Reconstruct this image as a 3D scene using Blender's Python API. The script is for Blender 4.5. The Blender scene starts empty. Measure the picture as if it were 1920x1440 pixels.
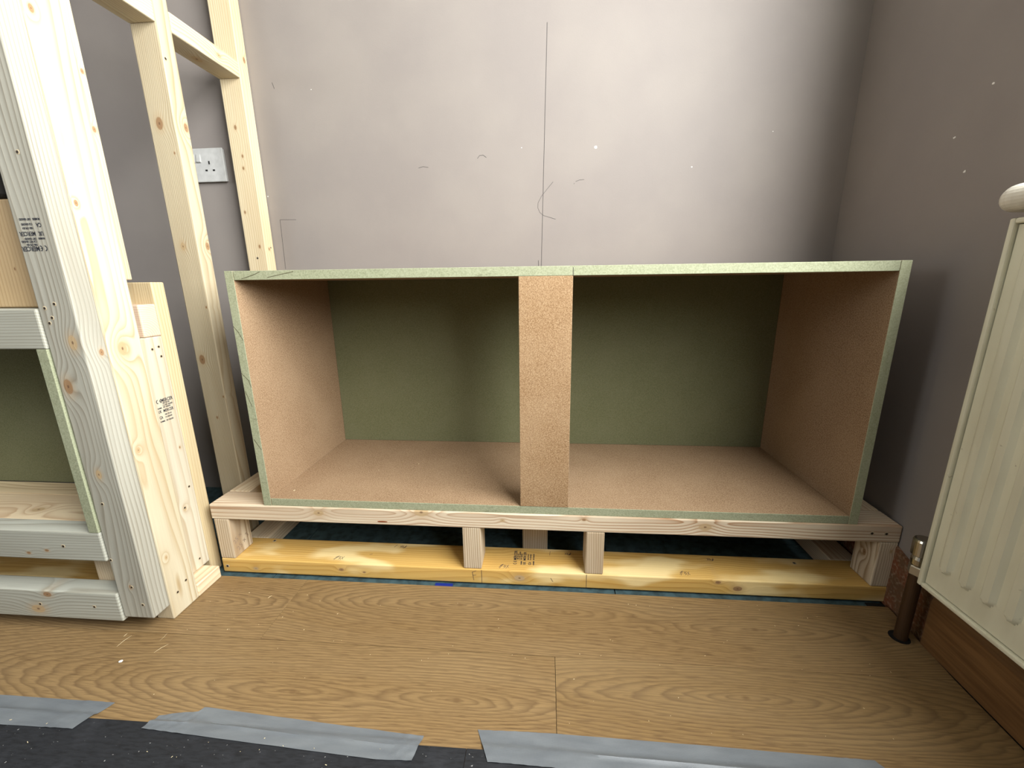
import bpy, bmesh, math, random
from mathutils import Vector, Matrix
random.seed(7)
S = bpy.context.scene
COL = S.collection

# ------------------------------------------------------------------ camera
cam = bpy.data.cameras.new('camera'); camo = bpy.data.objects.new('camera', cam); COL.objects.link(camo)
S.camera = camo
F = 776.58
cam.sensor_fit = 'HORIZONTAL'; cam.sensor_width = 36.0; cam.lens = F / 1920 * 36.0
cam.clip_start = 0.02; cam.clip_end = 50
right = Vector((0.99672, 0.08001, -0.01249)); fwd = Vector((-0.08067, 0.96764, -0.23909)); up = Vector((-0.00704, 0.23932, 0.97092))
M = Matrix(((right.x, up.x, -fwd.x, 0.64223), (right.y, up.y, -fwd.y, -0.80805), (right.z, up.z, -fwd.z, 0.65919), (0, 0, 0, 1)))
camo.matrix_world = M

# ------------------------------------------------------------------ world, lights, exposure
w = bpy.data.worlds.new('world'); S.world = w; w.use_nodes = True
bg = w.node_tree.nodes['Background']; bg.inputs[0].default_value = (0.80, 0.90, 1.0, 1); bg.inputs[1].default_value = 0.6
def area(name, loc, target, sx, sy, power, col):
    l = bpy.data.lights.new(name, 'AREA'); l.shape = 'RECTANGLE'; l.size = sx; l.size_y = sy; l.energy = power; l.color = col
    o = bpy.data.objects.new(name, l); COL.objects.link(o); o.location = loc
    d = Vector(target) - Vector(loc); o.rotation_euler = d.to_track_quat('-Z', 'Y').to_euler()
    return o
area('window_daylight', (1.378, -0.87, 1.46), (0.3, -0.87, 1.36), 1.38, 1.26, 98, (1.0, 0.99, 0.95))
area('left_window_daylight', (-2.95, -1.35, 1.45), (0.6, -0.4, 0.8), 0.8, 0.9, 15, (0.95, 0.98, 1.0))
S.view_settings.view_transform = 'Standard'; S.view_settings.look = 'None'
S.view_settings.gamma = 1; S.view_settings.use_curve_mapping = False
S.view_settings.exposure = 0.35

# ------------------------------------------------------------------ node helpers
def lin(r, g, b):
    f = lambda c: (c/255/12.92) if c/255 <= 0.04045 else ((c/255+0.055)/1.055)**2.4
    return (f(r), f(g), f(b), 1)
class NT:
    def __init__(s, name, rough=0.7, spec=0.3):
        s.m = bpy.data.materials.new(name); s.m.use_nodes = True; s.t = s.m.node_tree
        s.b = s.t.nodes['Principled BSDF']; s.b.inputs['Roughness'].default_value = rough
        s.b.inputs['Specular IOR Level'].default_value = spec
    def n(s, typ, **k):
        x = s.t.nodes.new(typ)
        for a, v in k.items(): setattr(x, a, v)
        return x
    def put(s, sock, v):
        if isinstance(v, bpy.types.NodeSocket): s.t.links.new(v, sock)
        else: sock.default_value = v
    def math(s, op, a, b=0.0, c=None, clamp=False):
        x = s.n('ShaderNodeMath', operation=op, use_clamp=clamp); s.put(x.inputs[0], a); s.put(x.inputs[1], b)
        if c is not None: s.put(x.inputs[2], c)
        return x.outputs[0]
    def vmath(s, op, a, b):
        x = s.n('ShaderNodeVectorMath', operation=op); s.put(x.inputs[0], a); s.put(x.inputs[1], b)
        return x.outputs[0]
    def xyz(s, x, y, z):
        c = s.n('ShaderNodeCombineXYZ'); s.put(c.inputs[0], x); s.put(c.inputs[1], y); s.put(c.inputs[2], z); return c.outputs[0]
    def sep(s, v):
        c = s.n('ShaderNodeSeparateXYZ'); s.put(c.inputs[0], v); return c.outputs
    def noise(s, v, scale, detail=3, rough=0.5):
        x = s.n('ShaderNodeTexNoise'); s.put(x.inputs['Vector'], v); x.inputs['Scale'].default_value = scale
        x.inputs['Detail'].default_value = detail; x.inputs['Roughness'].default_value = rough; return x.outputs['Fac']
    def mr(s, v, a, b, c=0.0, d=1.0, smooth=False):
        x = s.n('ShaderNodeMapRange', interpolation_type='SMOOTHSTEP' if smooth else 'LINEAR'); s.put(x.inputs[0], v)
        for i, q in enumerate((a, b, c, d)): s.put(x.inputs[1+i], q)
        return x.outputs[0]
    def mix(s, f, a, b, mode='MIX'):
        x = s.n('ShaderNodeMix', data_type='RGBA', blend_type=mode); s.put(x.inputs[0], f); s.put(x.inputs[6], a); s.put(x.inputs[7], b)
        return x.outputs[2]
    def ramp(s, f, stops):
        x = s.n('ShaderNodeValToRGB'); s.put(x.inputs[0], f); e = x.color_ramp.elements
        while len(e) < len(stops): e.new(0.5)
        for i, (p, c) in enumerate(stops): e[i].position = p; e[i].color = c
        return x.outputs[0]
    def obj(s): return s.n('ShaderNodeTexCoord').outputs['Object']
    def color(s, c): s.put(s.b.inputs['Base Color'], c); return s
    def bump(s, h, strength, dist):
        x = s.n('ShaderNodeBump'); x.inputs['Strength'].default_value = strength; x.inputs['Distance'].default_value = dist
        s.put(x.inputs['Height'], h); s.t.links.new(x.outputs[0], s.b.inputs['Normal'])

AX = {'x': 0, 'y': 1, 'z': 2}
def pine(name, along, centre, base=(214, 200, 168), late=(184, 152, 106), knots=(), seed=0, pith=(0.03, 0.045), ring=230.0, contrast=1.0, blotch=None, wob=1.0):
    """softwood: growth rings round a pith line that wanders along the grain.
    knots: (length coord, cross coord, cross axis, radius, colour 0 pale .. 1 dark), in world metres"""
    t = NT(name, 0.62, 0.25)
    P = t.sep(t.obj()); L = P[AX[along]]; others = [a for a in 'xyz' if a != along]
    A = P[AX[others[0]]]; B = P[AX[others[1]]]
    lv = t.xyz(t.math('MULTIPLY', A, 1.0), t.math('MULTIPLY', B, 1.0), t.math('MULTIPLY_ADD', L, 0.16, seed * 3.17))
    n1 = t.noise(lv, 9.0, 2); n2 = t.noise(t.vmath('ADD', lv, (3.3, 1.7, 5.1)), 34.0, 2)
    a = t.math('ADD', A, pith[0]); b = t.math('ADD', B, pith[1])
    r = t.math('SQRT', t.math('ADD', t.math('MULTIPLY', a, a), t.math('MULTIPLY', b, b)))
    r = t.math('MULTIPLY_ADD', t.math('SUBTRACT', n1, 0.5), 0.034 * wob, r)
    r = t.math('MULTIPLY_ADD', t.math('SUBTRACT', n2, 0.5), 0.0032 * wob, r)
    masks = []
    for (kl, kc, ka, kr, kd) in knots:
        dl = t.math('SUBTRACT', L, kl - centre[AX[along]]); dc = t.math('SUBTRACT', P[AX[ka]], kc - centre[AX[ka]])
        dl2 = t.math('MULTIPLY', dl, 0.62)
        d = t.math('SQRT', t.math('ADD', t.math('MULTIPLY', dl2, dl2), t.math('MULTIPLY', dc, dc)))
        g = t.math('POWER', 2.718, t.math('MULTIPLY', t.math('MULTIPLY', d, d), -1.0 / (2.4 * kr) ** 2))
        r = t.math('MULTIPLY_ADD', g, kr * 1.5, r)
        masks.append((d, kr, kd))
    ph = t.math('FRACT', t.math('MULTIPLY', r, ring))
    line = t.math('MULTIPLY', t.math('POWER', t.mr(ph, 0.2, 0.86, 0, 1), 1.8), t.mr(ph, 0.86, 0.97, 1, 0))
    big0 = t.noise(t.vmath('ADD', lv, (2.1, 8.2, 6.2)), 22.0, 2)
    str_ = t.noise(t.xyz(t.math('MULTIPLY', A, 1.0), t.math('MULTIPLY', B, 1.0), t.math('MULTIPLY', L, 0.02)), 420.0, 2)
    big = t.noise(t.vmath('ADD', lv, (9.1, 4.2, 2.2)), 14.0, 2)
    c = t.mix(t.math('MULTIPLY', line, t.mr(big0, 0.3, 0.65, 0.35 * contrast, 0.8 * contrast)), lin(*base), lin(*late))
    c = t.mix(t.mr(big, 0.42, 0.7, 0, 0.35 * contrast), c, lin(*late))
    c = t.mix(t.mr(str_, 0.45, 0.75, 0, 0.22), c, lin(*[int(q * 0.8) for q in base]))
    if blotch:
        bn = t.noise(t.vmath('MULTIPLY', t.obj(), (0.35, 1, 1)), 16.0, 2)
        c = t.mix(t.mr(bn, blotch[1], blotch[2], 0, 0.85, True), c, lin(*blotch[0]))
    for d, kr, kd in masks:
        core = t.mr(d, kr * 0.75, kr * 1.05, 1, 0, True)
        rn = t.math('FRACT', t.math('MULTIPLY', d, 520.0 if kr > 0.006 else 900.0))
        kc_ = t.mix(t.math('MULTIPLY', rn, 0.45), lin(188, 164, 126) if kd < 0.5 else lin(160, 126, 90), lin(160, 132, 98) if kd < 0.5 else lin(104, 74, 50))
        kc_ = t.mix(t.mr(d, kr * 0.1, kr * 0.3, 0.8, 0, True), kc_, lin(92, 58, 36))
        halo = t.mr(d, kr * 0.9, kr * 2.2, 0.30, 0, True)
        c = t.mix(halo, c, lin(182, 154, 116)); c = t.mix(t.math('MULTIPLY', core, 0.9), c, kc_)
    t.color(c)
    t.bump(t.math('ADD', line, str_), 0.25, 0.0006)
    return t.m

def paint(name, c, rough=0.55, nscale=320.0, bump=0.12, mott=0.06):
    t = NT(name, rough, 0.35); o = t.obj()
    n = t.noise(o, nscale, 3); n2 = t.noise(o, 6.0, 3)
    c2 = tuple(int(q * (1 - mott)) for q in c)
    t.color(t.mix(t.mr(n2, 0.35, 0.65), lin(*c), lin(*c2)))
    t.bump(n, bump, 0.0012); return t.m

def mdf(name, c, dark, light, scuff=None):
    t = NT(name, 0.8, 0.15); o = t.obj()
    n = t.noise(o, 430.0, 3, 0.6); n2 = t.noise(o, 190.0, 2); n3 = t.noise(o, 9.0, 3)
    x = t.mix(t.mr(n, 0.38, 0.5, 0.7, 0), lin(*c), lin(*dark))
    x = t.mix(t.mr(n, 0.54, 0.66, 0, 0.6), x, lin(*light))
    x = t.mix(t.mr(n2, 0.55, 0.75, 0, 0.3), x, lin(*dark))
    x = t.mix(t.mr(n3, 0.4, 0.7, 0, 0.22), x, lin(*light))
    if scuff:
        s = t.noise(t.vmath('MULTIPLY', o, (1, 4, 4)), 22.0, 4, 0.65)
        x = t.mix(t.mr(s, 0.62, 0.72, 0, 0.55), x, lin(*scuff))
    t.color(x); t.bump(n, 0.12, 0.0005); return t.m

def plain(name, c, rough=0.5, metal=0.0, spec=0.4, nz=0.0):
    t = NT(name, rough, spec); t.b.inputs['Metallic'].default_value = metal
    o = t.obj(); n = t.noise(o, 60.0, 4)
    t.color(t.mix(t.mr(n, 0.35, 0.7, 0, 1), lin(*c), lin(*[int(q * (0.93 - nz)) for q in c]))); return t.m

def oak(name, centre, swirls, seed):
    """oak-print laminate plank, grain along x; swirls: (x, y, half width) cathedral centres in world metres"""
    t = NT(name, 0.42, 0.4)
    P = t.sep(t.obj()); X, Y = P[0], P[1]
    Xs = t.math('MULTIPLY_ADD', X, 0.16, seed * 1.37)
    v = t.xyz(Xs, Y, seed * 2.1)
    n1 = t.noise(v, 16.0, 3, 0.5); n2 = t.noise(t.vmath('ADD', v, (4, 2, 1)), 60.0, 3)
    f = None
    for (sx, sy, hw) in (swirls or [(centre[0] + 0.9, centre[1] - 0.16, 1.0)]):
        dx = t.math('MULTIPLY', t.math('SUBTRACT', X, sx - centre[0]), 0.15); dy = t.math('SUBTRACT', Y, sy - centre[1])
        d = t.math('SQRT', t.math('ADD', t.math('MULTIPLY', dx, dx), t.math('MULTIPLY', dy, dy)))
        if f is None: f = d
        else:
            x = t.n('ShaderNodeMath', operation='SMOOTH_MIN'); t.put(x.inputs[0], f); t.put(x.inputs[1], d); x.inputs[2].default_value = 0.02; f = x.outputs[0]
    f = t.math('MULTIPLY_ADD', t.math('SUBTRACT', n1, 0.5), 0.034, f)
    f = t.math('MULTIPLY_ADD', t.math('SUBTRACT', n2, 0.5), 0.0035, f)
    ph = t.math('FRACT', t.math('MULTIPLY', f, 185.0))
    line = t.math('MULTIPLY', t.math('POWER', t.mr(ph, 0.15, 0.8), 1.7), t.mr(ph, 0.8, 0.97, 1, 0))
    fine = t.noise(t.xyz(t.math('MULTIPLY', X, 0.035), Y, 0.3), 760.0, 3, 0.6)
    pores = t.noise(t.xyz(t.math('MULTIPLY', X, 0.06), Y, 2.3), 420.0, 2, 0.5)
    area_ = t.noise(t.vmath('ADD', v, (1, 7, 3)), 14.0, 2)
    vis = t.mr(area_, 0.3, 0.65, 0.45, 1.0)
    base = [(138, 113, 76), (134, 109, 71), (142, 117, 80)][seed % 3]
    c = t.mix(t.math('MULTIPLY', line, vis), lin(*base), lin(88, 66, 42))
    c = t.mix(t.mr(fine, 0.42, 0.62, 0, 0.6), c, lin(108, 85, 56))
    c = t.mix(t.mr(pores, 0.54, 0.66, 0, 0.6), c, lin(86, 64, 40))
    c = t.mix(t.mr(area_, 0.35, 0.75, 0, 0.3), c, lin(162, 140, 104))
    for (sx, sy, hw) in swirls:
        dx = t.math('MULTIPLY', t.math('SUBTRACT', X, sx - centre[0]), 0.6); dy = t.math('SUBTRACT', Y, sy - centre[1])
        d = t.math('SQRT', t.math('ADD', t.math('MULTIPLY', dx, dx), t.math('MULTIPLY', dy, dy)))
        c = t.mix(t.mr(d, 0.001, 0.006, 0.4, 0, True), c, lin(80, 56, 34))
    t.color(c); t.put(t.b.inputs['Roughness'], t.mr(fine, 0.3, 0.7, 0.38, 0.52))
    t.bump(t.math('ADD', line, fine), 0.12, 0.0004)
    return t.m

# ------------------------------------------------------------------ object helpers
def tag(o, label=None, cat=None, group=None, kind=None):
    if label: o['label'] = label
    if cat: o['category'] = cat
    if group: o['group'] = group
    if kind: o['kind'] = kind
    return o
def empty(name, loc, label=None, cat=None, group=None, kind=None):
    o = bpy.data.objects.new(name, None); COL.objects.link(o); o.location = loc; o.empty_display_size = 0.05
    return tag(o, label, cat, group, kind)
WORLD = {}
def link(name, bm, centre, mats, parent=None, smooth=False):
    me = bpy.data.meshes.new(name); bm.normal_update(); bm.to_mesh(me); bm.free()
    for m in (mats if isinstance(mats, (list, tuple)) else [mats]): me.materials.append(m)
    if smooth:
        for p in me.polygons: p.use_smooth = True
    o = bpy.data.objects.new(name, me); COL.objects.link(o)
    c = Vector(centre); WORLD[o.name] = c
    if parent is not None:
        o.parent = parent; o.location = c - WORLD.get(parent.name, Vector(parent.location))
    else: o.location = c
    return o
def mid(a, b): return ((a[0]+b[0])/2, (a[1]+b[1])/2, (a[2]+b[2])/2)
def boxbm(a, b, bev=0.0, seg=2):
    c = mid(a, b); bm = bmesh.new(); bmesh.ops.create_cube(bm, size=1)
    for v in bm.verts: v.co = Vector((v.co.x*(b[0]-a[0]), v.co.y*(b[1]-a[1]), v.co.z*(b[2]-a[2])))
    if bev: bmesh.ops.bevel(bm, geom=bm.edges[:], offset=bev, segments=seg, profile=0.5, affect='EDGES')
    return bm, c
def box(name, parent, a, b, mat, bev=0.0, label=None):
    bm, c = boxbm(a, b, bev); o = link(name, bm, c, mat, parent)
    if label: o['label'] = label
    return o
_seed = [1]
def timber(name, parent, xr, yr, zr, along, knots=(), base=(214, 200, 168), late=(184, 152, 106), label=None, bev=0.0025, **k):
    a = (xr[0], yr[0], zr[0]); b = (xr[1], yr[1], zr[1]); c = mid(a, b); _seed[0] += 1
    m = pine('pine_%s_%d' % (name, _seed[0]), along, c, base, late, knots, _seed[0], **k)
    return box(name, parent, a, b, m, bev, label)
def prism(name, parent, pts, axis, lo, hi, mat, label=None, bev=0):
    """extrude a polygon (2-D points in the two axes left over, in xyz order) along an axis"""
    bm = bmesh.new(); i = AX[axis]; oth = [j for j in range(3) if j != i]
    cx = sum(p[0] for p in pts)/len(pts); cy = sum(p[1] for p in pts)/len(pts)
    cen = [0, 0, 0]; cen[i] = (lo+hi)/2; cen[oth[0]] = cx; cen[oth[1]] = cy
    rings = []
    for h in (lo, hi):
        r = []
        for p in pts:
            q = [0, 0, 0]; q[i] = h-cen[i]; q[oth[0]] = p[0]-cx; q[oth[1]] = p[1]-cy; r.append(bm.verts.new(q))
        rings.append(r)
    bm.faces.new(rings[0]); bm.faces.new(rings[1])
    for k in range(len(pts)):
        bm.faces.new((rings[0][k], rings[0][(k+1) % len(pts)], rings[1][(k+1) % len(pts)], rings[1][k]))
    bmesh.ops.recalc_face_normals(bm, faces=bm.faces[:])
    if bev: bmesh.ops.bevel(bm, geom=bm.edges[:], offset=bev, segments=2, affect='EDGES')
    o = link(name, bm, cen, mat, parent)
    if label: o['label'] = label
    return o
def lathe(name, parent, loc, prof, mat, n=24, axis='z', label=None):
    bm = bmesh.new(); rings = []
    for r, h in prof:
        ring = []
        for k in range(n):
            a = 2*math.pi*k/n; p = (r*math.cos(a), r*math.sin(a), h)
            if axis == 'x': p = (h, p[0], p[1])
            if axis == 'y': p = (p[0], h, p[1])
            ring.append(bm.verts.new(p))
        rings.append(ring)
    for q in range(len(rings)-1):
        for k in range(n): bm.faces.new((rings[q][k], rings[q][(k+1) % n], rings[q+1][(k+1) % n], rings[q+1][k]))
    bm.faces.new(rings[0]); bm.faces.new(rings[-1]); bmesh.ops.recalc_face_normals(bm, faces=bm.faces[:])
    o = link(name, bm, loc, mat, parent, smooth=False)
    if label: o['label'] = label
    return o
FACES = {  # face frame: u (reading direction), v (up), outward normal
    '-y': (Vector((1, 0, 0)), Vector((0, 0, 1)), Vector((0, -1, 0))),
    '+x': (Vector((0, 1, 0)), Vector((0, 0, 1)), Vector((1, 0, 0))),
    '-x': (Vector((0, -1, 0)), Vector((0, 0, 1)), Vector((-1, 0, 0))),
    '+z': (Vector((1, 0, 0)), Vector((0, 1, 0)), Vector((0, 0, 1)))}
def strokes(name, parent, face, lines, width, mat, lift=0.00015, label=None):
    """pencil or ink lines laid on a face: each line a list of world points"""
    u, v, n = FACES[face]; bm = bmesh.new()
    c = Vector(lines[0][0])
    for ln in lines:
        P = [Vector(p) - c for p in ln]
        for k in range(len(P)-1):
            d = (P[k+1]-P[k])
            if d.length < 1e-7: continue
            d.normalize(); s = n.cross(d) * (width/2); e = d * (width*0.3)
            q = [P[k]-e-s, P[k]-e+s, P[k+1]+e+s, P[k+1]+e-s]
            lo = [bm.verts.new(p - n*lift) for p in q]; hi = [bm.verts.new(p + n*lift) for p in q]
            bm.faces.new(hi); bm.faces.new(lo)
            for j in range(4): bm.faces.new((lo[j], lo[(j+1) % 4], hi[(j+1) % 4], hi[j]))
    bmesh.ops.recalc_face_normals(bm, faces=bm.faces[:])
    o = link(name, bm, c, mat, parent)
    if label: o['label'] = label
    if len(lines) > 1: o['kind'] = 'stuff'
    return o
def text_bm(bm, body, size, origin, u, v, n, bold=0.0, sx=1.0):
    cu = bpy.data.curves.new('t', 'FONT'); cu.body = body; cu.size = size; cu.extrude = 0.0001; cu.offset = bold; cu.resolution_u = 2
    ob = bpy.data.objects.new('t', cu); COL.objects.link(ob)
    bpy.context.view_layer.update()
    me = bpy.data.meshes.new_from_object(ob.evaluated_get(bpy.context.evaluated_depsgraph_get()))
    Mx = Matrix(((u.x*sx, v.x, n.x, origin.x), (u.y*sx, v.y, n.y, origin.y), (u.z*sx, v.z, n.z, origin.z), (0, 0, 0, 1)))
    me.transform(Mx); bm.from_mesh(me)
    bpy.data.objects.remove(ob); bpy.data.curves.remove(cu); bpy.data.meshes.remove(me)
def ce_bm(bm, h, origin, u, v, n):
    def arc(cx, a0, a1, r, wd):
        K = 12; pr = None
        for k in range(K+1):
            a = a0+(a1-a0)*k/K
            p = [origin + u*(cx+math.cos(a)*(r-wd)) + v*(h/2+math.sin(a)*(r-wd)) + n*0.0001, origin + u*(cx+math.cos(a)*r) + v*(h/2+math.sin(a)*r) + n*0.0001]
            vs = [bm.verts.new(q) for q in p]
            if pr: bm.faces.new((pr[0], pr[1], vs[1], vs[0]))
            pr = vs
    r = h/2; arc(r, math.radians(95), math.radians(265), r, h*0.17); arc(r*2.75, math.radians(95), math.radians(265), r, h*0.17)
    q = [origin+u*(r*1.8)+v*(h*0.43), origin+u*(r*2.6)+v*(h*0.43), origin+u*(r*2.6)+v*(h*0.57), origin+u*(r*1.8)+v*(h*0.57)]
    bm.faces.new([bm.verts.new(p + n*0.0001) for p in q])
def stamp(parent, origin, u, v, n, wd, ht, mat):
    """grading stamp: CE MERCER / UK MERCER CA block, wd wide and ht tall, from its lower left"""
    bm = bmesh.new(); o = Vector((0, 0, 0)); H = ht
    ce_bm(bm, H*0.17, o+v*H*0.82, u, v, n)
    text_bm(bm, 'MERCER', H*0.19, o+u*wd*0.30+v*H*0.85, u, v, n, H*0.004, wd/H*1.0)
    f = wd/H*0.85
    for q, (a, b, c) in enumerate((('', '1086 CPD 054', .77), ('', 'C16 WET GRADED', .68), ('NUMBER', 'DRY GRADED', .60))):
        if a: text_bm(bm, a, H*0.075, o+u*wd*0.0+v*H*c, u, v, n, H*0.002, f)
        text_bm(bm, b, H*0.085, o+u*wd*0.34+v*H*c, u, v, n, H*0.002, f)
    text_bm(bm, 'UK', H*0.17, o+v*H*0.43, u, v, n, H*0.003, f); text_bm(bm, 'MERCER', H*0.17, o+u*wd*0.30+v*H*0.43, u, v, n, H*0.003, wd/H)
    text_bm(bm, 'CA', H*0.17, o+v*H*0.19, u, v, n, H*0.004, f)
    text_bm(bm, '1086 CPR 054', H*0.085, o+u*wd*0.34+v*H*0.30, u, v, n, H*0.001, f)
    text_bm(bm, 'C16 GRADED', H*0.085, o+u*wd*0.34+v*H*0.19, u, v, n, H*0.002, f)
    text_bm(bm, 'NUMBER', H*0.085, o+v*H*0.05, u, v, n, H*0.002, f); text_bm(bm, 'DRY GRADED', H*0.085, o+u*wd*0.36+v*H*0.05, u, v, n, H*0.002, f)
    s = link('grading_stamp', bm, Vector(origin)+n*0.0002, mat, parent); s['label'] = 'black printed grading stamp'; return s

INK = plain('stamp_ink', (52, 54, 62), 0.7); PENCIL = plain('pencil_graphite', (62, 60, 60), 0.6); INKP = plain('biro_ink', (74, 62, 66), 0.6)
HOLE = plain('screw_hole_dark', (44, 34, 26), 0.6); TORN = plain('torn_wood_fibre', (190, 176, 148), 0.9)
SCREW_ME = {}
def screw(parent, p, face, r=0.0032, seed=0):
    """countersunk hole: torn pale rim round a dark screw head"""
    u, v, n = FACES[face]; bm = bmesh.new(); K = 9; rnd = random.Random(hash((round(p[0]*1e4), round(p[1]*1e4), round(p[2]*1e4))))
    top = []; inn = []
    for k in range(K):
        a = 2*math.pi*k/K; rr = r*(1+0.35*rnd.random())
        top.append(bm.verts.new(u*math.cos(a)*rr*1.2 + v*math.sin(a)*rr*1.2 + n*0.0001))
        inn.append(bm.verts.new(u*math.cos(a)*r*0.85 + v*math.sin(a)*r*0.85 + n*0.0005))
    for k in range(K):
        f = bm.faces.new((top[k], top[(k+1) % K], inn[(k+1) % K], inn[k])); f.material_index = 0
    f = bm.faces.new(inn); f.material_index = 1
    bmesh.ops.recalc_face_normals(bm, faces=bm.faces[:])
    return link('screw_hole', bm, p, [TORN, HOLE], parent)

# ================================================================== SETTING
ZF, ZU = -0.008, -0.016
WALLP = (140, 134, 130)
m_wall = paint('taupe_wall_paint', WALLP, 0.6, 300.0, 0.10, 0.03)
m_ceil = paint('ceiling_paint', (186, 184, 178), 0.8, 200, 0.1)
m_wall2 = paint('unseen_wall_bounce_dark', (104, 100, 96), 0.7, 300.0, 0.1, 0.03)  # unseen walls, and the ceiling, toned down to hold back stray bounce light
m_white = plain('white_gloss_paint', (226, 224, 212), 0.35, 0, 0.45)
XR0, XRS = 1.368, 0.08            # right wall line x = XR0 + XRS*y (the corner is not square)
def xr(y): return XR0 + XRS*y if y > -0.1 else (1.360 + 0.04*(y+0.1) if y > -0.5 else 1.344)
YB = 0.409; XL = -3.1; YF = -4.6; ZC = 2.4
back = box('wall_back', None, (XL-0.1, YB, -0.3), (1.6, YB+0.12, ZC), m_wall); tag(back, kind='structure')
left = box('wall_left', None, (XL-0.1, YF, -0.3), (XL, YB, ZC), m_wall2); tag(left, kind='structure')
ceil = box('ceiling', None, (XL-0.1, YF-0.1, ZC), (1.7, YB+0.12, ZC+0.1), m_ceil); tag(ceil, kind='structure')
# right wall with a window opening
WY0, WY1, WZ0, WZ1 = -1.62, -0.15, 0.775, 2.12
wr = empty('wall_right', (XR0, 0, 0), kind='structure')
def wseg(y0, y1, z0, z1):
    prism('wall_panel', wr, [(xr(y0), y0), (xr(y1), y1), (xr(y1)+0.22, y1), (xr(y0)+0.22, y0)], 'z', z0, z1, m_wall)
wseg(-0.1, YB+0.005, ZU-0.2, ZC); wseg(WY1, -0.1, ZU-0.2, ZC); wseg(-0.5, WY1, ZU-0.2, WZ0-0.03); wseg(-0.5, WY1, WZ1, ZC); wseg(YF, WY0, ZU-0.2, ZC); wseg(WY0, -0.5, ZU-0.2, WZ0-0.03); wseg(WY0, -0.5, WZ1, ZC)
# front wall (behind the camera) with a window opening
fw = empty('wall_front', (0, YF, 0), kind='structure')
for (a, b, c, d) in ((XL-0.1, -2.0, -0.3, ZC), (-0.6, 1.2, -0.3, ZC), (-2.0, -0.6, -0.3, 0.9), (-2.0, -0.6, 2.2, ZC)):
    box('wall_panel', fw, (a, YF-0.12, c), (b, YF, d), m_wall2)
# rougher bare strip at the foot of the right wall, where the skirting has been cut away
def bare_mat():
    t = NT('bare_plaster', 0.9, 0.1); o = t.obj(); n = t.noise(o, 26, 4); n2 = t.noise(o, 160, 3)
    c = t.mix(t.mr(n, 0.4, 0.6), lin(104, 80, 60), lin(122, 76, 54)); c = t.mix(t.mr(n2, 0.5, 0.7, 0, 0.5), c, lin(160, 140, 120))
    t.color(c); t.bump(n2, 0.8, 0.003); return t.m
pts = [(-0.108, ZU)]
pts += [(-0.108, 0.118), (-0.07, 0.128), (-0.04, 0.112), (0.0, 0.122), (0.06, 0.115), (0.14, 0.124), (0.25, 0.112), (0.405, 0.12), (0.405, ZU)]
bm = bmesh.new(); fr = [bm.verts.new((xr(y)-0.006-0.0, y, z)) for y, z in pts]; bk = [bm.verts.new((xr(y)+0.002, y, z)) for y, z in pts]
bm.faces.new(fr); bm.faces.new(bk)
for k in range(len(pts)): bm.faces.new((fr[k], fr[(k+1) % len(pts)], bk[(k+1) % len(pts)], bk[k]))
bmesh.ops.recalc_face_normals(bm, faces=bm.faces[:])
for v in bm.verts: v.co -= Vector((XR0, 0, 0))
bare = link('bare_plaster', bm, (XR0, 0, 0), bare_mat(), wr); bare['label'] = 'rough reddish brown unpainted strip at the wall foot'
# marks on the back wall
yw = YB - 0.0001
def W(x, z): return (x, yw, z)
strokes('pencil_line', back, '-y', [[W(0.6401, 1.284), W(0.6340, 0.99), W(0.6281, 0.700)], [W(0.6195, 0.717), W(0.6205, 0.700)]], 0.0013, PENCIL, label='long vertical pencil line')
cur = [(0.6586, 0.9194), (0.6455, 0.905), (0.628, 0.885), (0.6185, 0.868), (0.618, 0.855), (0.6235, 0.843), (0.634, 0.835), (0.6665, 0.825)]
strokes('pencil_curve', back, '-y', [[W(*p) for p in cur], [W(0.7143, 0.9124), W(0.7155, 0.9145)], [W(0.719, 0.9185), W(0.730, 0.922), W(0.741, 0.9225)]], 0.0009, PENCIL)
strokes('pencil_mark', back, '-y', [[W(-0.077, 0.841), W(-0.125, 0.842), W(-0.1287, 0.705)]], 0.0008, PENCIL)
strokes('pencil_mark', back, '-y', [[W(-0.0948, 1.1864), W(-0.0905, 1.172)], [W(0.455, 0.983), W(0.461, 0.990), W(0.471, 0.991), W(0.479, 0.985)], [W(0.2923, 0.9651), W(0.305, 0.968), W(0.319, 0.9656)]], 0.0010, PENCIL)
SPK = plain('white_filler', (240, 240, 236), 0.8)
def speck(parent, p, face, r):
    u, v, n = FACES[face]; bm = bmesh.new(); K = 7; rnd = random.Random(int(p[2]*9999)); vs = []
    for k in range(K):
        a = 2*math.pi*k/K; rr = r*(0.6+0.7*rnd.random()); vs.append(bm.verts.new(u*math.cos(a)*rr + v*math.sin(a)*rr*0.8))
    c = bm.verts.new(n*r*0.25)
    for k in range(K): bm.faces.new((vs[k], vs[(k+1) % K], c))
    bmesh.ops.recalc_face_normals(bm, faces=bm.faces[:]); return link('filler_speck', bm, p, SPK, parent)
for x, z, r in ((0.7691, 0.9997, 0.0038), (1.018, 0.9445, 0.0022), (0.5745, 1.0052, 0.0016), (0.012, 1.1655, 0.0012), (-0.152, 0.905, 0.0018), (1.21, 1.02, 0.0011)): speck(back, W(x, z), '-y', r)
for y, z, r in ((0.03, 0.9655, 0.0026), (0.086, 0.902, 0.0026), (0.047, 0.8375, 0.0026), (-0.12, 1.17, 0.002)): speck(wr, (xr(y)-0.0002, y, z), '-x', r)

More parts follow.
